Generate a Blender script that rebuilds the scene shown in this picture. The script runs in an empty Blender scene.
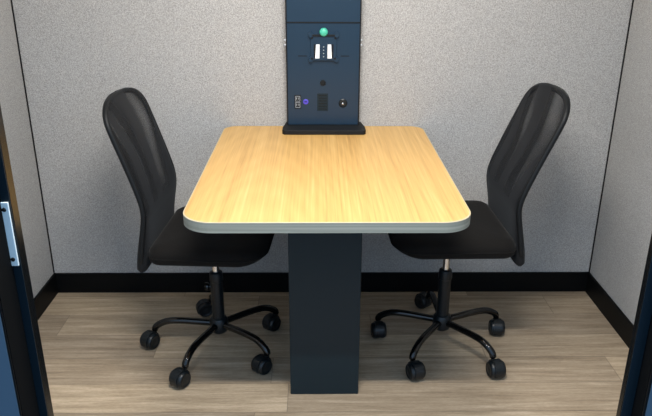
import bpy, bmesh, math, random
from mathutils import Vector, Matrix
random.seed(4)
PI = math.pi
COL = bpy.context.scene.collection

# ---------------------------------------------------------------- node helpers
def mat(name, color=(.5,.5,.5), rough=.5, metal=0., spec=.5, coat=0.):
    m = bpy.data.materials.new(name); m.use_nodes = True
    b = m.node_tree.nodes['Principled BSDF']
    b.inputs['Base Color'].default_value = (*color, 1)
    b.inputs['Roughness'].default_value = rough
    b.inputs['Metallic'].default_value = metal
    b.inputs['Specular IOR Level'].default_value = spec
    b.inputs['Coat Weight'].default_value = coat
    return m
def N(m, t, **kw):
    n = m.node_tree.nodes.new(t)
    for k, v in kw.items():
        if k in n.inputs: n.inputs[k].default_value = v
        else: setattr(n, k, v)
    return n
def L(m, a, ao, b, bi): m.node_tree.links.new(a.outputs[ao], b.inputs[bi])
def bsdf(m): return m.node_tree.nodes['Principled BSDF']
def coords(m, scale=(1,1,1), rot=(0,0,0), src='Object'):
    tc = N(m, 'ShaderNodeTexCoord'); mp = N(m, 'ShaderNodeMapping')
    mp.inputs['Scale'].default_value = scale; mp.inputs['Rotation'].default_value = rot
    L(m, tc, src, mp, 'Vector'); return mp
def noise(m, vec, scale, detail=4, rough=.55, dist=0.):
    n = N(m, 'ShaderNodeTexNoise'); n.inputs['Scale'].default_value = scale
    n.inputs['Detail'].default_value = detail; n.inputs['Roughness'].default_value = rough
    n.inputs['Distortion'].default_value = dist
    L(m, vec, 0, n, 'Vector'); return n
def ramp(m, src, out, stops):
    r = N(m, 'ShaderNodeValToRGB'); e = r.color_ramp.elements
    while len(e) < len(stops): e.new(.5)
    for i, (p, c) in enumerate(stops):
        e[i].position = p; e[i].color = (*c, 1) if len(c) == 3 else c
    L(m, src, out, r, 'Fac'); return r
def mix(m, a, ao, b, bo, fac, kind='MIX', facsrc=None):
    x = N(m, 'ShaderNodeMix', data_type='RGBA', blend_type=kind)
    x.inputs[0].default_value = fac
    if facsrc: L(m, facsrc[0], facsrc[1], x, 0)
    m.node_tree.links.new(a.outputs[ao], x.inputs[6]); m.node_tree.links.new(b.outputs[bo], x.inputs[7])
    return x
def bump(m, src, out, strength, dist=.001):
    b = N(m, 'ShaderNodeBump'); b.inputs['Strength'].default_value = strength
    b.inputs['Distance'].default_value = dist
    L(m, src, out, b, 'Height'); L(m, b, 'Normal', bsdf(m), 'Normal')

# ---------------------------------------------------------------- materials
def m_fabric_wall():
    m = mat('woven_wall_fabric', rough=.95, spec=.15)
    mp = coords(m)
    a = noise(m, mp, 250, 3, .7); b = noise(m, mp, 420, 2, .6); c = noise(m, mp, 2.2, 2, .5)
    mx = mix(m, a, 0, b, 0, .4)
    r = ramp(m, mx, 2, [(.34, (.225,.222,.215)), (.50, (.392,.387,.376)), (.64, (.58,.573,.56))])
    hv = ramp(m, c, 0, [(.3, (.96,.955,.95)), (.7, (1.0,1.0,1.0))])
    f = mix(m, r, 0, hv, 0, 1., 'MULTIPLY')
    L(m, f, 2, bsdf(m), 'Base Color'); bump(m, a, 0, .5, .002); return m
def m_floor():
    m = mat('vinyl_plank_floor', rough=.42, spec=.35)
    W = .155
    tc = N(m, 'ShaderNodeTexCoord'); sx = N(m, 'ShaderNodeSeparateXYZ'); L(m, tc, 'Object', sx, 0)
    def M(op, a, b=None, clamp=False):
        n = N(m, 'ShaderNodeMath', operation=op, use_clamp=clamp)
        for i, v in enumerate((a, b)):
            if v is None: continue
            if isinstance(v, (int, float)): n.inputs[i].default_value = v
            else: m.node_tree.links.new(v, n.inputs[i])
        return n.outputs[0]
    yy = M('ADD', sx.outputs['Y'], -1.81 + W*40)
    q = M('DIVIDE', yy, W); row = M('FLOOR', q); fy = M('FRACT', q)
    wn = N(m, 'ShaderNodeTexWhiteNoise', noise_dimensions='1D'); m.node_tree.links.new(row, wn.inputs['W'])
    offs = M('MULTIPLY', wn.outputs['Value'], 1.2)
    xx = M('DIVIDE', M('ADD', M('ADD', sx.outputs['X'], offs), 24.35), 1.22)
    plank = M('FLOOR', xx); fx = M('FRACT', xx)
    cb = N(m, 'ShaderNodeCombineXYZ'); m.node_tree.links.new(row, cb.inputs[0]); m.node_tree.links.new(plank, cb.inputs[1])
    w2 = N(m, 'ShaderNodeTexWhiteNoise', noise_dimensions='3D'); L(m, cb, 0, w2, 'Vector')
    # grain runs along x, shifted per plank
    sc = N(m, 'ShaderNodeVectorMath', operation='MULTIPLY'); L(m, tc, 'Object', sc, 0); sc.inputs[1].default_value = (2.2, 34, 1)
    ad = N(m, 'ShaderNodeVectorMath', operation='ADD'); L(m, sc, 0, ad, 0)
    sh = N(m, 'ShaderNodeVectorMath', operation='SCALE'); L(m, w2, 'Color', sh, 0); sh.inputs['Scale'].default_value = 37
    L(m, sh, 0, ad, 1)
    g1 = noise(m, ad, 1.3, 7, .62, .4)
    sc2 = N(m, 'ShaderNodeVectorMath', operation='MULTIPLY'); L(m, ad, 0, sc2, 0); sc2.inputs[1].default_value = (2.5, 5, 1)
    g2 = noise(m, sc2, 1.6, 4, .6)
    sc3 = N(m, 'ShaderNodeVectorMath', operation='MULTIPLY'); L(m, ad, 0, sc3, 0); sc3.inputs[1].default_value = (14, 4.5, 1)
    g3 = noise(m, sc3, 2.2, 3, .7)
    mx0 = mix(m, g1, 0, g2, 0, .35); mx = mix(m, mx0, 2, g3, 0, .22)
    r = ramp(m, mx, 2, [(.34, (.215,.16,.108)), (.46, (.37,.29,.20)), (.55, (.48,.385,.275)), (.66, (.66,.545,.41))])
    tint = ramp(m, w2, 'Value', [(0, (.78,.77,.77)), (1, (1.14,1.12,1.08))])
    c = mix(m, r, 0, tint, 0, 1., 'MULTIPLY')
    ey = M('LESS_THAN', M('MINIMUM', fy, M('SUBTRACT', 1., fy)), .012)
    ex = M('LESS_THAN', M('MINIMUM', fx, M('SUBTRACT', 1., fx)), .0012)
    ed = M('MULTIPLY', M('MAXIMUM', ey, ex), .45)
    dark = N(m, 'ShaderNodeRGB'); dark.outputs[0].default_value = (.09,.07,.055,1)
    x = mix(m, c, 2, dark, 0, 0.); m.node_tree.links.new(ed, x.inputs[0])
    L(m, x, 2, bsdf(m), 'Base Color'); bump(m, mx, 2, .12, .001); return m
def m_wood_top():
    m = mat('light_oak_laminate', rough=.36, spec=.4)
    mp = coords(m, (85, .8, 1)); g = noise(m, mp, 1.6, 6, .6, .25)
    mf = coords(m, (230, 4, 1)); f = noise(m, mf, 1.2, 3, .6)
    mb = coords(m, (9, .35, 1)); b = noise(m, mb, 1.3, 3, .5, .2)
    wv = N(m, 'ShaderNodeTexWave', wave_type='RINGS', rings_direction='Z'); mw = coords(m, (7, .8, 1)); mw.inputs['Location'].default_value = (1.3, 2.2, .4); L(m, mw, 0, wv, 'Vector')
    wv.inputs['Scale'].default_value = 2.4; wv.inputs['Distortion'].default_value = 5; wv.inputs['Detail'].default_value = 3
    a = mix(m, g, 0, f, 0, .30); a2 = mix(m, a, 2, wv, 0, .05); a3 = mix(m, a2, 2, b, 0, .28)
    r = ramp(m, a3, 2, [(.33, (.44,.235,.070)), (.46, (.58,.345,.115)), (.54, (.64,.395,.135)), (.66, (.72,.48,.195))])
    L(m, r, 0, bsdf(m), 'Base Color'); bump(m, a, 2, .05, .0005); return m
def m_band():
    m = mat('grey_edge_band', rough=.5)
    mp = coords(m, (1,1,160)); g = noise(m, mp, 1.5, 2)
    r = ramp(m, g, 0, [(.35, (.20,.215,.185)), (.65, (.28,.295,.255))]); L(m, r, 0, bsdf(m), 'Base Color'); return m
def m_mesh():
    m = mat('black_chair_mesh', (.007,.0075,.009), .7, spec=.2)
    b = bsdf(m); b.inputs['Sheen Weight'].default_value = .07; b.inputs['Sheen Roughness'].default_value = .5
    b.inputs['Sheen Tint'].default_value = (.5,.55,.6,1)
    mp = coords(m, (1, 1, .55)); 
    wv = N(m, 'ShaderNodeTexWave', bands_direction='Y'); L(m, mp, 0, wv, 'Vector')
    wv.inputs['Scale'].default_value = 2.3; wv.inputs['Distortion'].default_value = 10; wv.inputs['Detail'].default_value = 1.5; wv.inputs['Detail Scale'].default_value = 1.1
    r = ramp(m, wv, 0, [(0, (.95,)*3), (.5, (.91,)*3), (.8, (.68,)*3), (1, (.50,)*3)])
    tc = N(m, 'ShaderNodeTexCoord'); sx = N(m, 'ShaderNodeSeparateXYZ'); L(m, tc, 'Object', sx, 0)
    mr = N(m, 'ShaderNodeMapRange'); L(m, sx, 'Z', mr, 'Value')
    for k_, v_ in (('From Min', .58), ('From Max', .80), ('To Min', 1.), ('To Max', 0.)): mr.inputs[k_].default_value = v_
    mm = N(m, 'ShaderNodeMath', operation='MAXIMUM'); L(m, r, 0, mm, 0); L(m, mr, 0, mm, 1)
    L(m, mm, 0, b, 'Alpha'); return m
def m_seat():
    m = mat('black_seat_fabric', (.0055,.0048,.0042), .85, spec=.15)
    b = bsdf(m); b.inputs['Sheen Weight'].default_value = .04; b.inputs['Sheen Roughness'].default_value = .5
    mp = coords(m); n = noise(m, mp, 600, 2); bump(m, n, 0, .4, .001); return m

M = dict(
    wall=m_fabric_wall(), floor=m_floor(), wood=m_wood_top(), band=m_band(), mesh=m_mesh(), seat=m_seat(),
    edge_glint=mat('pale_edge_highlight', (.50,.43,.29), .45, spec=.3),  # cream highlight of the chamfer put into the colour
    base=mat('black_baseboard_vinyl', (.002,.0025,.003), .5, spec=.14),
    joint=mat('black_joint', (.004,.004,.004), .7, spec=.2),
    ped=mat('navy_black_powder_coat', (.003,.013,.019), .45, spec=.35),
    panel=mat('dark_satin_panel', (.0085,.027,.052), .34, spec=.45),
    black=mat('matte_black', (.004,.005,.006), .55, spec=.3),
    gloss=mat('gloss_black_enamel', (.003,.003,.003), .12, spec=.5),
    plastic=mat('black_nylon', (.005,.008,.010), .38, spec=.4),
    chrome=mat('chrome', (.8,.82,.85), .22, 1.),
    steel=mat('pale_steel', (.78,.90,.93), .4, .15),
    white=mat('white_label', (.88,.90,.92), .5),
    green=mat('green_plastic', (.07,.48,.33), .4),
    blue=mat('indigo_led_light', (.09,.07,.55), .35),  # purple LED light painted as plain colour, no emission
    grey=mat('grey_print', (.42,.45,.48), .5),
    frame=mat('black_anodised_frame', (.003,.0035,.004), .22, spec=.3),
    face_daylit=mat('daylight_blue_frame_face', (.055,.095,.135), .4),  # blue reflection of the outside put into the face colour
    stop_daylit=mat('daylit_teal_stop_face', (.005,.013,.020), .4, spec=.3),  # outside daylight on the black stop put into its colour
    recess_dull=mat('dull_black_recess', (.0015,.002,.0025), .8, spec=.08),  # matte near-black, darkened to cancel light in the jamb recess
    ceil=mat('ceiling_panel', (.55,.55,.54), .9),
    office=mat('office_carpet', (.10,.105,.11), .95),
)
g = mat('clear_glass', (1,1,1), .02); bsdf(g).inputs['Alpha'].default_value = .12; M['glass'] = g
d = mat('light_diffuser', (1,1,1), .6); bsdf(d).inputs['Emission Color'].default_value = (1,.95,.88,1); bsdf(d).inputs['Emission Strength'].default_value = 6; M['diff'] = d

# ---------------------------------------------------------------- object helpers
def obj(name, bm, m, parent=None, smooth=False, bevel=0, loc=None, seg=2):
    bmesh.ops.recalc_face_normals(bm, faces=bm.faces)
    me = bpy.data.meshes.new(name); bm.to_mesh(me); bm.free()
    for x in (m if isinstance(m, (list, tuple)) else [m]): me.materials.append(x)
    if smooth:
        for p in me.polygons: p.use_smooth = True
    o = bpy.data.objects.new(name, me); COL.objects.link(o)
    if parent: o.parent = parent
    if loc: o.location = loc
    if bevel:
        b = o.modifiers.new('bevel', 'BEVEL'); b.width = bevel; b.segments = seg; b.limit_method = 'ANGLE'; b.angle_limit = .6
    return o
def thing(name, label, cat, loc=(0,0,0), rz=0, group=None):
    o = bpy.data.objects.new(name, None); COL.objects.link(o); o.location = loc; o.rotation_euler = (0,0,rz)
    o.empty_display_size = .1
    o['label'] = label; o['category'] = cat
    if group: o['group'] = group
    return o
def box(bm, x0, x1, y0, y1, z0, z1):
    mtx = Matrix.Translation(((x0+x1)/2, (y0+y1)/2, (z0+z1)/2)) @ Matrix.Diagonal((x1-x0, y1-y0, z1-z0, 1))
    bmesh.ops.create_cube(bm, size=1, matrix=mtx)
def bx(*a):
    bm = bmesh.new(); box(bm, *a); return bm
def struct(name, bm, m, **k):
    o = obj(name, bm, m, **k); o['kind'] = 'structure'; return o
def prism(bm, pts, z0, z1):
    a = [bm.verts.new((x, y, z0)) for x, y in pts]; b = [bm.verts.new((x, y, z1)) for x, y in pts]
    bm.faces.new(a); bm.faces.new(b); n = len(pts)
    for i in range(n): bm.faces.new((a[i], a[(i+1)%n], b[(i+1)%n], b[i]))
def loft(bm, rings, caps=(True, True), closed=True):
    vr = [[bm.verts.new(p) for p in r] for r in rings]; n = len(rings[0])
    for a, b in zip(vr, vr[1:]):
        for i in range(n if closed else n-1): bm.faces.new((a[i], a[(i+1)%n], b[(i+1)%n], b[i]))
    if caps[0]: bm.faces.new(vr[0])
    if caps[1]: bm.faces.new(vr[-1])
    return vr
def lathe(bm, prof, axis='z', center=(0,0,0), n=28):
    rings = []
    for r, h in prof:
        r = max(r, .0002); ring = []
        for i in range(n):
            a = 2*PI*i/n; c, s = r*math.cos(a), r*math.sin(a)
            p = {'z': (c, s, h), 'y': (c, h, s), 'x': (h, c, s)}[axis]
            ring.append(tuple(p[k]+center[k] for k in range(3)))
        rings.append(ring)
    loft(bm, rings)
def smooth_path(pts, k=6, closed=False):
    P = [Vector(p) for p in pts]; out = []; n = len(P)
    rng = range(n if closed else n-1)
    for i in rng:
        if closed: p0, p1, p2, p3 = P[i-1], P[i], P[(i+1)%n], P[(i+2)%n]
        else: p0, p1, p2, p3 = P[max(i-1,0)], P[i], P[i+1], P[min(i+2,n-1)]
        for j in range(k):
            t = j/k
            out.append(.5*((2*p1)+(p2-p0)*t+(2*p0-5*p1+4*p2-p3)*t*t+(3*p1-p0-3*p2+p3)*t**3))
    if not closed: out.append(P[-1])
    return out
def tube(bm, path, r, n=12, closed=False):
    P = [Vector(p) for p in path]; rings = []; N_ = len(P); up = Vector((0.03,.02,1))
    for i, p in enumerate(P):
        t = (P[(i+1)%N_]-P[i-1]) if closed else (P[min(i+1,N_-1)]-P[max(i-1,0)])
        t.normalize(); s = t.cross(up)
        if s.length < 1e-3: s = t.cross(Vector((0,1,0)))
        s.normalize(); u = s.cross(t); up = u
        rr = r(i/(N_-1)) if callable(r) else r
        rings.append([tuple(p+s*rr*math.cos(2*PI*j/n)+u*rr*math.sin(2*PI*j/n)) for j in range(n)])
    if closed: loft(bm, rings+[rings[0]], (False, False)); bmesh.ops.remove_doubles(bm, verts=bm.verts, dist=1e-5)
    else: loft(bm, rings)
def rrect(x0, x1, y0, y1, r, n=8):
    """rounded rectangle; r = radii for (x1,y1),(x0,y1),(x0,y0),(x1,y0)"""
    if isinstance(r, (int, float)): r = (r,)*4
    pts = []
    for (cx, cy, a0), q in zip(((x1,y1,0),(x0,y1,90),(x0,y0,180),(x1,y0,270)), r):
        sx = -1 if cx == x1 else 1; sy = -1 if cy == y1 else 1
        for i in range(n+1):
            a = math.radians(a0+90*i/n); pts.append((cx+sx*q+q*math.cos(a), cy+sy*q+q*math.sin(a)))
    return pts

# ---------------------------------------------------------------- booth shell
RX, RY, FY, CZ = 1.155, 2.629, .94, 2.1
struct('floor', bx(-RX-.1, RX+.1, FY-.08, RY+.1, -.05, 0), M['floor'])
struct('office_floor', bx(-3, 3, -2.5, FY-.08, -.05, 0), M['office'])  # unseen office floor in front of the booth
struct('wall_back', bx(-RX, RX, RY, RY+.08, 0, CZ), M['wall'])
struct('wall_left', bx(-RX-.08, -RX, FY, RY+.08, 0, CZ), M['wall'])
struct('wall_right', bx(RX, RX+.08, FY, RY+.08, 0, CZ), M['wall'])
struct('ceiling', bx(-RX-.08, RX+.08, FY-.08, RY+.08, CZ, CZ+.06), M['ceil'])
struct('baseboard_back', bx(-RX, RX, RY-.010, RY, 0, .092), M['base'], bevel=.0015)
struct('baseboard_left', bx(-RX, -RX+.010, FY, RY-.010, 0, .092), M['base'], bevel=.0015)
struct('baseboard_right', bx(RX-.010, RX, FY, RY-.010, 0, .092), M['base'], bevel=.0015)
struct('trim_1', bx(-RX, -RX+.0045, RY-.0045, RY, .0905, CZ), M['joint'])
struct('trim_2', bx(RX-.0045, RX, RY-.0045, RY, .0905, CZ), M['joint'])

# door frame: one extruded profile per jamb, with lip, recess and outer face
DZ = 2.0
door = bpy.data.objects.new('door_1', None); COL.objects.link(door); door.location = (0, FY, 0); door['kind'] = 'structure'
def dpart(name, bm, m, **k):
    for v in bm.verts: v.co.y -= FY
    return obj(name, bm, m, door, **k)
def jamb(s, xi, yl, xl, yf, xf):
    bm = bmesh.new()
    P = [(xi, FY), (xi, yl), (xl, yl), (xl, yf), (xf, yf), (xf, FY)]
    prism(bm, [(s*x, y) for x, y in P], 0, DZ)
    return dpart('door_jamb', bm, M['frame'], bevel=.0012)
jamb(-1, .469, .919, .483, .864, .520)
jamb(1, .4785, .927, .4985, .897, .545)
# strips and plates carrying daylight painted as colour on stop and outer faces
for s, x0, x1, y in ((-1, .4695, .4825, .919), (1, .4795, .4965, .927)):
    a, b = sorted((s*x0, s*x1)); dpart('stop_daylight_strip', bx(a, b, y-.0012, y, .01, DZ-.02), M['stop_daylit'])
for s, x0, x1, y in ((-1, .486, .5165, .864), (1, .503, .545, .897)):
    a, b = sorted((s*x0, s*x1)); dpart('face_daylight_plate', bx(a, b, y-.0015, y, .0, DZ), M['face_daylit'])
dpart('door_header', bx(-.545, .545, .87, FY, DZ, DZ+.05), M['frame'], bevel=.0015)
dpart('threshold', bx(-.473, .4835, .875, FY, 0, .008), M['frame'], bevel=.001)
sp = dpart('strike_plate', bx(-.4835, -.4715, .9145, .9178, .968, 1.069), M['steel'], bevel=.0008)
for z in (.979, 1.058):
    bm = bmesh.new(); lathe(bm, [(0,0),(.0032,0),(.0032,-.001),(.0022,-.0018),(0,-.0018)], 'y', (-.4783, .9145-FY, z), 16)
    obj('screw', bm, M['black'], sp, smooth=False)
for s, x, y0, y1 in ((-1, .483, .8655, .9180), (1, .4985, .8985, .9260)):
    a, b = sorted((s*(x-.0012), s*x)); dpart('recess_dull_cover', bx(a, b, y0, y1, .01, DZ-.02), M['recess_dull'])  # added matte cover that stops reflections in the recess
# front glazing either side of the door
for i, (a, b) in enumerate(((-RX, -.520), (.545, RX))):
    fr = bmesh.new()
    box(fr, a, b, .905, FY, 0, .06); box(fr, a, b, .905, FY, DZ, CZ)
    e0, e1 = (a-.08, a+.03) if i == 0 else (b-.03, b+.08)
    box(fr, e0, e1, .905, FY, 0, CZ)
    w = struct('window_%d' % (i+1), fr, M['frame'])
    obj('window_glass', bx(min(a+.02, a+.03) if i == 0 else a, b if i == 0 else b-.03, .920, .926, .06, DZ), M['glass'], w)
struct('wall_front', bx(-.52, .545, .905, FY, DZ+.05, CZ), M['frame'])

# ---------------------------------------------------------------- lights
lamp = thing('ceiling_light', 'slim white strip light on the booth ceiling above the door', 'light', (0, .976, CZ))
obj('lamp_housing', bx(-.36, .36, -.035, .035, -.03, 0), M['ceil'], lamp, bevel=.003)
obj('diffuser', bx(-.35, .35, -.028, .028, -.036, -.0302), M['diff'], lamp)
def area(name, loc, rot, sx, sy, power, color, parent=None):
    l = bpy.data.lights.new(name, 'AREA'); l.shape = 'RECTANGLE'; l.size = sx; l.size_y = sy; l.energy = power; l.color = color
    o = bpy.data.objects.new(name, l); COL.objects.link(o); o.location = loc; o.rotation_euler = rot
    if parent: o.parent = parent
    return o
area('lamp_emitter', (0, 0, -.040), (math.radians(20), 0, 0), .68, .04, 43, (1,.96,.91), lamp)
lamp2 = thing('ceiling_panel_light', 'square white panel light in the booth ceiling above the table', 'light', (0, 1.75, CZ))
obj('lamp_housing', bx(-.22, .22, -.22, .22, -.02, 0), M['ceil'], lamp2, bevel=.003)
obj('diffuser', bx(-.2, .2, -.2, .2, -.024, -.0202), M['diff'], lamp2)
area('lamp_emitter', (0, 0, -.028), (0, 0, 0), .4, .4, 13, (1,.96,.91), lamp2)

w = bpy.data.worlds.new('daylight'); bpy.context.scene.world = w; w.use_nodes = True
wt = w.node_tree; bg = wt.nodes['Background']
tc = wt.nodes.new('ShaderNodeTexCoord'); sp_ = wt.nodes.new('ShaderNodeSeparateXYZ'); rp = wt.nodes.new('ShaderNodeValToRGB')
mr = wt.nodes.new('ShaderNodeMapRange'); mr.inputs['From Min'].default_value = -1
wt.links.new(tc.outputs['Generated'], sp_.inputs[0]); wt.links.new(sp_.outputs['Z'], mr.inputs['Value']); wt.links.new(mr.outputs[0], rp.inputs[0])
e = rp.color_ramp.elements; e[0].position = .36; e[0].color = (.04,.06,.08,1); e[1].position = .55; e[1].color = (.38,.57,.82,1)
wt.links.new(rp.outputs[0], bg.inputs['Color']); bg.inputs['Strength'].default_value = 1.95

# ---------------------------------------------------------------- table
TX, TY0, TY1, TZ = .389, 1.6294, 2.6255, .74
table = thing('meeting_table', 'light oak laminate table on a black box pedestal against the back wall', 'table', (0, 2.1, 0))
OY = 2.1
def tl(pts): return [(x, y-OY) for x, y in pts]
rad = (.055, .055, .085, .085)
bm = bmesh.new(); i_ = .003
prism(bm, tl(rrect(-TX+i_, TX-i_, TY0+i_, TY1-i_, rad, 12)), TZ-.029, TZ)
obj('tabletop', bm, M['wood'], table)
def ringprism(o_, i_, z0, z1, ch=0):
    bm = bmesh.new(); n = len(o_)
    r = [[(x, y, z0) for x, y in i_], [(x, y, z0) for x, y in o_], [(x, y, z1-ch) for x, y in o_],
         [(x+(a-x)*.6, y+(b-y)*.6, z1) for (x, y), (a, b) in zip(o_, i_)], [(x, y, z1) for x, y in i_]]
    v = loft(bm, r, (False, False))
    for k in range(n): bm.faces.new((v[-1][k], v[-1][(k+1)%n], v[0][(k+1)%n], v[0][k]))
    return bm
outer = tl(rrect(-TX, TX, TY0, TY1, rad, 12)); inner = tl(rrect(-TX+i_, TX-i_, TY0+i_, TY1-i_, rad, 12))
obj('edge_band', ringprism(outer, inner, TZ-.030, TZ-.0015), M['band'], table, smooth=False)
obj('edge_highlight', ringprism(outer, inner, TZ-.0015, TZ+.0002, .0008), M['edge_glint'], table)  # thin ring coloured as the highlight along the table edge
PX0, PX1, PY0, PY1 = -.1165, .111, 1.902, 2.33
ped = obj('pedestal', bx(PX0, PX1, PY0-OY, PY1-OY, 0, TZ-.030), M['ped'], table, bevel=.003)
obj('mounting_plate', bx(-.2, .2, PY0-OY+.06, PY1-OY+.08, TZ-.036, TZ-.0302), M['black'], table, bevel=.001)

# ---------------------------------------------------------------- wall media column
CX, FYP = -.003, 2.575
med = thing('media_column', 'tall dark navy equipment column rising from the table at the back wall', 'panel', (CX, FYP, TZ))
def mp_(x0, x1, y0, y1, z0, z1):   # world coords -> local
    return bx(x0-CX, x1-CX, y0-FYP, y1-FYP, z0-TZ, z1-TZ)
PTOP = 2.0
bm = bmesh.new()
pl = [(-.150, 2.627), (-.161, 2.545), (-.161, 2.500), (-.153, 2.489), (.147, 2.489), (.155, 2.500), (.155, 2.545), (.144, 2.627)]
prism(bm, [(x-CX+.003, y-FYP) for x, y in pl], .0005, .017)
obj('base_plate', bm, M['black'], med, bevel=.0015)
obj('column_body', mp_(-.1425, .1365, FYP+.004, 2.6275, TZ+.017, PTOP), M['black'], med, bevel=.002)
lowp = obj('lower_panel', mp_(-.1375, .1315, FYP, FYP+.004, TZ+.018, 1.1415), M['panel'], med, bevel=.001)
obj('upper_panel', mp_(-.1375, .1315, FYP-.002, FYP+.004, 1.1445, PTOP), M['panel'], med, bevel=.001)
FYF = -.0  # local y of the panel face
obj('panel_seam', mp_(-.1375, .1315, FYP-.0026, FYP, 1.1405, 1.1450), M['black'], med)
# VESA style bracket
def fl(x): return x-CX
def disc(bm, x, z, r, d0, d1, n=20):
    lathe(bm, [(0, d0), (r, d0), (r, d1*.8), (r*.8, d1), (0, d1)], 'y', (fl(x), 0, z-TZ), n)
bm = bmesh.new()
x0, x1, z0, z1 = -.052, .048, 1.006, 1.098
c = []
cl = [(-.058,1.106),(-.050,1.110),(-.040,1.100),(.036,1.100),(.046,1.110),(.054,1.106),(.056,1.096),(.046,1.086),(.046,1.020),(.056,1.012),(.053,1.000),(.044,.998),(.034,1.006),(-.038,1.006),(-.048,.998),(-.057,1.000),(-.060,1.012),(-.050,1.020),(-.050,1.086),(-.060,1.096)]
f0 = [bm.verts.new((fl(x), -.0008, z-TZ)) for x, z in cl]; f1 = [bm.verts.new((fl(x), -.011, z-TZ)) for x, z in cl]
bm.faces.new(f0); bm.faces.new(f1)
for i in range(len(cl)): bm.faces.new((f0[i], f0[(i+1)%len(cl)], f1[(i+1)%len(cl)], f1[i]))
br = obj('mounting_bracket', bm, M['panel'], med, bevel=.001); br['label'] = 'square screen mount bracket with lobed corners'
bm = bmesh.new(); box(bm, fl(-.044), fl(.040), -.0145, -.011, 1.094-TZ, 1.1005-TZ)
obj('bracket_shadow', bm, M['black'], br)  # black strip standing for the shadow along the bracket's top edge
for xx, t in ((-.0235, -.0015), (.0195, .0015)):
    bm = bmesh.new()
    pts = [(xx-.0065, 1.065), (xx+.0065, 1.065), (xx+.0075+t, 1.014), (xx-.0085+t, 1.014)]
    a = [bm.verts.new((fl(x), -.0112, z-TZ)) for x, z in pts]; b = [bm.verts.new((fl(x), -.0135, z-TZ)) for x, z in pts]
    bm.faces.new(a); bm.faces.new(b)
    for i in range(4): bm.faces.new((a[i], a[(i+1)%4], b[(i+1)%4], b[i]))
    o = obj('white_strip', bm, M['white'], br)
    # dark slot beside each strip
    sx = xx-.0118 if xx < 0 else xx+.0122
    obj('slot', bx(fl(sx-.0028), fl(sx+.0028), -.0122, -.0110, 1.013-TZ, 1.066-TZ), M['black'], br)
for z in (1.020, 1.032, 1.044, 1.056):
    bm = bmesh.new(); disc(bm, -.002, z, .0024, -.011, -.0125, 12); obj('rivet', bm, M['grey'], br)
for x in (-.045, .041):
    for z in (1.013, 1.088):
        bm = bmesh.new(); disc(bm, x, z, .0042, -.011, -.0135, 16); obj('bolt', bm, M['black'], br)
bm = bmesh.new(); lathe(bm, [(0,-.002),(.0155,-.002),(.0155,-.012),(.0140,-.017),(.009,-.020),(0,-.0208)], 'y', (fl(-.002), 0, 1.109-TZ), 32)
k = obj('bracket_knob', bm, M['green'], med, smooth=True); k['label'] = 'round green plastic knob'
for a, b in ((-.098, -.064), (.062, .094)):
    obj('panel_slot', bx(fl(a), fl(b), -.0008, .001, 1.0195-TZ, 1.0225-TZ), M['black'], med)
bm = bmesh.new(); disc(bm, -.004, .920, .0085, 0, -.0025, 24); gr = obj('cable_grommet', bm, M['black'], med)
bm = bmesh.new(); lathe(bm, [(.0095,-.0002),(.0115,-.0002),(.0115,-.0018),(.0095,-.0018),(.0095,-.0002)], 'y', (fl(-.004),0,.920-TZ), 24); obj('grommet_ring', bm, M['plastic'], gr)
# stacked power outlets
out = obj('power_outlet', mp_(-.1125, -.0875, FYP-.003, FYP, .822, .874), M['black'], med, bevel=.001)
for zc in (.860, .836):
    bm = bmesh.new(); X0, X1, Z0, Z1, tk = fl(-.1090), fl(-.0910), zc-.0100-TZ, zc+.0100-TZ, .0012
    box(bm, X0, X0+tk, -.0040, -.003, Z0, Z1); box(bm, X1-tk, X1, -.0040, -.003, Z0, Z1)
    box(bm, X0, X1, -.0040, -.003, Z0, Z0+tk); box(bm, X0, X1, -.0040, -.003, Z1-tk, Z1)
    obj('outlet_rim', bm, M['grey'], out)
    for dx in (-.004, .004):
        obj('outlet_pin_slot', bx(fl(-.100)+dx-.001, fl(-.100)+dx+.001, -.0040, -.0030, zc-.003-TZ, zc+.005-TZ), M['grey'], out)
bm = bmesh.new(); disc(bm, -.0695, .848, .0100, 0, -.0035, 24); bu = obj('usb_socket', bm, M['blue'], med); bu['label'] = 'indigo-lit round charging socket'
obj('usb_slot', bx(fl(-.0745), fl(-.0645), -.0042, -.0035, .8465-TZ, .8500-TZ), M['black'], bu)
vb = obj('vent_plate', mp_(-.026, .016, FYP-.0008, FYP, .812, .880), M['ped'], med)
bm = bmesh.new()
for i in range(6): box(bm, fl(-.021), fl(.011), -.0014, -.0008, .8185+.0105*i-TZ, .8220+.0105*i-TZ)
obj('vent_slats', bm, M['black'], vb)
bm = bmesh.new(); lathe(bm, [(0,0),(.0165,0),(.0165,-.003),(.013,-.005),(.0125,-.006),(0,-.006)], 'y', (fl(.073),0,.843-TZ), 28)
kb = obj('power_button', bm, M['plastic'], med, smooth=False)
bm = bmesh.new(); lathe(bm, [(0,-.006),(.0048,-.006),(.0048,-.010),(.003,-.012),(0,-.0122)], 'y', (fl(.072),0,.842-TZ), 20); obj('button_highlight', bm, M['chrome'], kb, smooth=True)  # small chrome piece standing for the highlight on the dark button
for s, X in ((-1, -.1425), (1, .1365)):
    for z in (1.060, 1.078):
        bm = bmesh.new(); lathe(bm, [(0,0),(.0042,0),(.0042,.004*s),(.003,.0062*s),(0,.0062*s)], 'x', (fl(X), .008, z-TZ), 16)
        obj('side_screw', bm, M['grey'], med)

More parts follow.
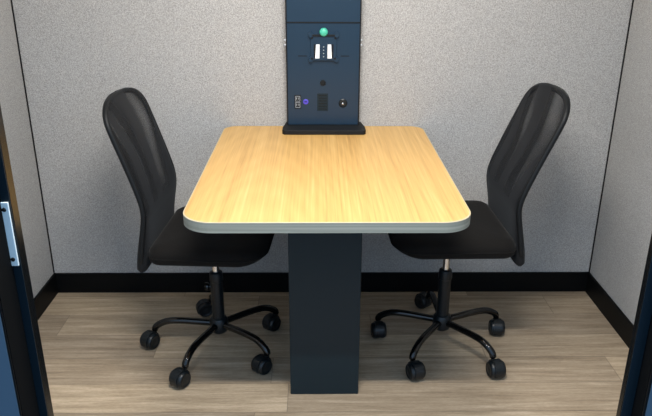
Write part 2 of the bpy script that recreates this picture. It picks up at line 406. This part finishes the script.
# ---------------------------------------------------------------- office chair
ZB, ZT, HW = .398, .966, .192
BACK = -.017; LEAN = 0
PROF = [(.385,-.197),(.45,-.192),(.52,-.182),(.575,-.173),(.605,-.169),(.63,-.170),(.66,-.177),(.72,-.194),(.80,-.220),(.88,-.247),(.96,-.274),(1.03,-.298)]
def bx_at(z): return bx_0(z)+BACK-LEAN*max(0, z-.61)
def bx_0(z):
    for (z0, a), (z1, b) in zip(PROF, PROF[1:]):
        if z <= z1:
            i = PROF.index((z0, a)); t = (z-z0)/(z1-z0)
            p0 = PROF[max(i-1,0)][1]; p3 = PROF[min(i+2,len(PROF)-1)][1]
            return .5*((2*a)+(b-p0)*t+(2*p0-5*a+4*b-p3)*t*t+(3*a-p0-3*b+p3)*t**3)
    return PROF[-1][1]
def hw(z, HW=HW, zt=ZT, zb=ZB, rt=.100, rb=.012):
    if z > zt-rt: q = min((z-(zt-rt))/rt, 1); return HW*(1-q**3.1)**(1/2.7)
    if z < zb+rb: q = (zb+rb)-z; return HW-rb+math.sqrt(max(rb*rb-q*q, 0))
    return HW
def make_chair(label, loc, rz, phase, casters, dz=0., lean=0.):
    global LEAN
    LEAN = lean
    root = thing('office_chair', label, 'chair', loc, rz, None)
    # seat cushion
    bm = bmesh.new(); rings = []
    for z, ins in ((.434,.045),(.4345,.022),(.440,.007),(.450,.0),(.474,.0),(.487,.006),(.495,.018),(.500,.04),(.503,.075),(.505,.12)):
        pts = rrect(-.180+ins, .212-ins, -.212+ins, .212-ins, [max(r-ins*.6, .012) for r in (.088,.045,.045,.088)], 12)
        ring = []
        for x, y in pts:
            t = max(0, (x-.09)/.126)
            zz = z + (.022*t*t if z < .46 else -.012*t*t)
            ring.append((x, y, zz))
        rings.append(ring)
    loft(bm, rings); obj('seat', bm, M['seat'], root, smooth=True)
    # piping seam around the cushion
    bm = bmesh.new(); pts = rrect(-.180, .212, -.212, .212, (.088,.045,.045,.088), 12)
    path = [(x*1.0, y*1.003, .463 + (.004*(max(0,(x-.09)/.126))**2)) for x, y in pts]
    tube(bm, path, .0022, 6, True); obj('seat_piping', bm, M['seat'], root, smooth=True)
    # mechanism
    bm = bmesh.new(); box(bm, -.10, .10, -.07, .07, .412, .434); box(bm, -.06, .05, -.035, .035, .385, .413)
    mech = obj('tilt_mechanism', bm, M['black'], root, bevel=.004)
    # backrest frame tube
    bm = bmesh.new(); P = []
    for y, z in [(HW-.006, z) for z in (.47,.53,.60,.65,.71,.77,.83,.85)]: P.append((y, z))
    for q in (.3,.5,.66,.80,.90,.965,.992): P.append((hw(ZT-.10+.10*q)-.006, ZT-.006-.10+.10*q))
    P.append((0, ZT-.0065))
    P = P + [(-y, z) for y, z in reversed(P[:-1])]
    P = P + [(-HW+.012, .430), (-.14, .4105), (0, .4105), (.14, .4105), (HW-.012, .430)]
    path = [(bx_at(z)+.006*(y/HW)**2, y, z) for y, z in P]
    tube(bm, smooth_path(path, 3, True), .0095, 8, True)
    obj('backrest_frame', bm, M['black'], root, smooth=True)
    # mesh sleeve
    bm = bmesh.new(); rings = []; nz = 90
    for i in range(nz+1):
        u = i/nz; z = ZB + (ZT-ZB)*(u if 0 < i < nz else u)
        z = ZB + (ZT-ZB)*(1-(1-u)**1.9)
        w = max(hw(z), .028); th = .0125+.009*max(0, min(1, (.60-z)/.16))
        if i == nz: th = .004
        elif i == nz-1: th = .010
        elif i == 0: th = .015
        ring = []; m_ = 20
        for j in range(m_+1):
            s = -1+2*j/m_; y = w*math.sin(s*PI/2); e = th*math.sqrt(max(1-abs(y/w)**9, 0))
            ring.append((bx_at(z)+.006*(y/HW)**2+e, y, z))
        for j in range(m_-1, 0, -1):
            s = -1+2*j/m_; y = w*math.sin(s*PI/2); e = th*math.sqrt(max(1-abs(y/w)**9, 0))
            ring.append((bx_at(z)+.006*(y/HW)**2-e, y, z))
        rings.append(ring)
    loft(bm, rings); obj('mesh_sleeve', bm, M['mesh'], root, smooth=True)
    # opaque lower support inside the sleeve
    bm = bmesh.new(); rings = []
    for i in range(13):
        z = .412+.175*i/12; w = HW-.03
        rings.append([(bx_at(z)+.006*(y/HW)**2+e, y, z) for y, e in [(w*(-1+2*j/10), .006) for j in range(11)]+[(w*(1-2*j/10), -.006) for j in range(11)]])
    loft(bm, rings); obj('lumbar_support', bm, M['seat'], root, smooth=True)
    # welded brackets joining seat and back
    for y in (-.09, .09): obj('back_bracket', bx(-.19, -.06, y-.015, y+.015, .424, .4335), M['black'], root, bevel=.002)
    # gas lift
    bm = bmesh.new(); lathe(bm, [(.0125,.28),(.0125,.386)], 'z', n=24); obj('gas_lift', bm, M['chrome'], root, smooth=False)
    for p in root.children[-1].data.polygons: p.use_smooth = len(p.vertices) == 4
    bm = bmesh.new(); lathe(bm, [(.0165,.11),(.0225,.11),(.0225,.272),(.0245,.274),(.0245,.300),(.0225,.308),(.0135,.311),(.0135,.29)], 'z', n=28)
    obj('column_cover', bm, M['plastic'], root, smooth=True).modifiers.new('e', 'EDGE_SPLIT').split_angle = .6
    bm = bmesh.new(); lathe(bm, [(0,.062),(.024,.062),(.031,.068),(.034,.076),(.034,.112),(.028,.122),(.0215,.124)], 'z', n=32)
    obj('hub', bm, M['plastic'], root, smooth=True).modifiers.new('e', 'EDGE_SPLIT').split_angle = .6
    bm = bmesh.new(); lathe(bm, [(0,.018),(.009,.018),(.009,.026),(.0145,.029),(.0165,.036),(.0145,.043),(0,.045)], 'x', (0,0,0), 18)
    for v in bm.verts: v.co.z += .247
    for v in bm.verts: v.co.x *= -1
    obj('height_knob', bm, M['gloss'], root, smooth=False)
    # five legs with casters
    for k in range(5):
        a = phase + 2*PI*k/5
        bm = bmesh.new()
        path = smooth_path([(.022,0,.097),(.07,0,.100),(.13,0,.103),(.178,0,.102),(.208,0,.094),(.236,0,.077),(.244,0,.060)], 5)
        tube(bm, path, lambda t: .0125 if t < .9 else .0125-.01*(t-.9), 14)
        leg = obj('leg', bm, M['gloss'], root, smooth=True); leg.rotation_euler = (0,0,a)
        sw = casters[k]
        bm = bmesh.new()
        lathe(bm, [(0,.036),(.007,.036),(.007,.064),(.0105,.066),(.0105,.070),(0,.070)], 'z', (0,0,0), 16)
        # hood between and over the wheels
        n = 14; r0, r1 = .0150, .0345; A = [math.radians(-28+226*i/n) for i in range(n+1)]
        o0 = [(r1*math.cos(t), r1*math.sin(t)) for t in A]; o1 = [(r0*math.cos(t), r0*math.sin(t)) for t in reversed(A)]
        P = o0+o1; va = [bm.verts.new((.029+p[0], -.015, .032+p[1])) for p in P]; vb_ = [bm.verts.new((.029+p[0], .015, .032+p[1])) for p in P]
        q = len(P)
        for i in range(q): bm.faces.new((va[i], va[(i+1)%q], vb_[(i+1)%q], vb_[i]))
        for i in range(n):
            for V in (va, vb_): bm.faces.new((V[i], V[i+1], V[q-2-i], V[q-1-i]))
        cs = obj('caster', bm, M['plastic'], leg, smooth=False, loc=(.244,0,0)); cs.rotation_euler = (0,0,sw-a)
        for s in (-1, 1):
            bm = bmesh.new()
            lathe(bm, [(0,s*.0035),(.024,s*.0035),(.0300,s*.006),(.0312,s*.0135),(.0300,s*.0210),(.0265,s*.0262),(.0225,s*.0280),(.0215,s*.0265),(.010,s*.0285),(0,s*.0290)], 'y', (.029,0,.0313), 30)
            obj('wheel', bm, M['plastic'], cs, smooth=True)
    for c in root.children:
        if c.name.split('.')[0] in ('seat','seat_piping','tilt_mechanism','backrest_frame','mesh_sleeve','lumbar_support','back_bracket'): c.location.z = dz
    return root
R_ = math.radians
rzL = R_(-4)
chairL = make_chair('black mesh-back office chair left of the table, facing right', (-.392, 2.205, 0), rzL, R_(177)-rzL,
                    [R_(a)-rzL for a in (-122, -123, -134, -128, -160)], dz=-.010)
chairL['group'] = 'office chairs at the table'
rzR = R_(181.5)
chairR = make_chair('black mesh-back office chair right of the table, facing left', (.442, 2.220, 0), rzR, R_(164)-rzR,
                    [R_(a)-rzR for a in (-86, -71, -79, -95, 129)], dz=.008, lean=.085)
chairR['group'] = 'office chairs at the table'
for c in chairR.children:
    if c.name.startswith('height_knob'): c.rotation_euler = (0,0,R_(90))
    if c.name.startswith('seat'): c.scale.x = 1.045

# ---------------------------------------------------------------- camera
f, pit, yaw, rol = 679.77, .373, .0155, .0049
cp, sp2, cy, sy, cr, sr = math.cos(pit), math.sin(pit), math.cos(yaw), math.sin(yaw), math.cos(rol), math.sin(rol)
F = Vector((sy*cp, cy*cp, -sp2)); R0 = Vector((cy, -sy, 0)); U0 = R0.cross(F)
R = cr*R0+sr*U0; U = -sr*R0+cr*U0
cam = bpy.data.cameras.new('camera'); co = bpy.data.objects.new('camera', cam); COL.objects.link(co)
mw = Matrix((R, U, -F)).transposed().to_4x4(); mw.translation = (-.03, 0, 1.4182); co.matrix_world = mw
cam.sensor_width = 36; cam.lens = f/652*36; cam.clip_start = .02
sc = bpy.context.scene; sc.camera = co
sc.view_settings.view_transform = 'Standard'; sc.view_settings.look = 'None'; sc.view_settings.gamma = 1
sc.view_settings.use_curve_mapping = False; sc.view_settings.exposure = 0.0
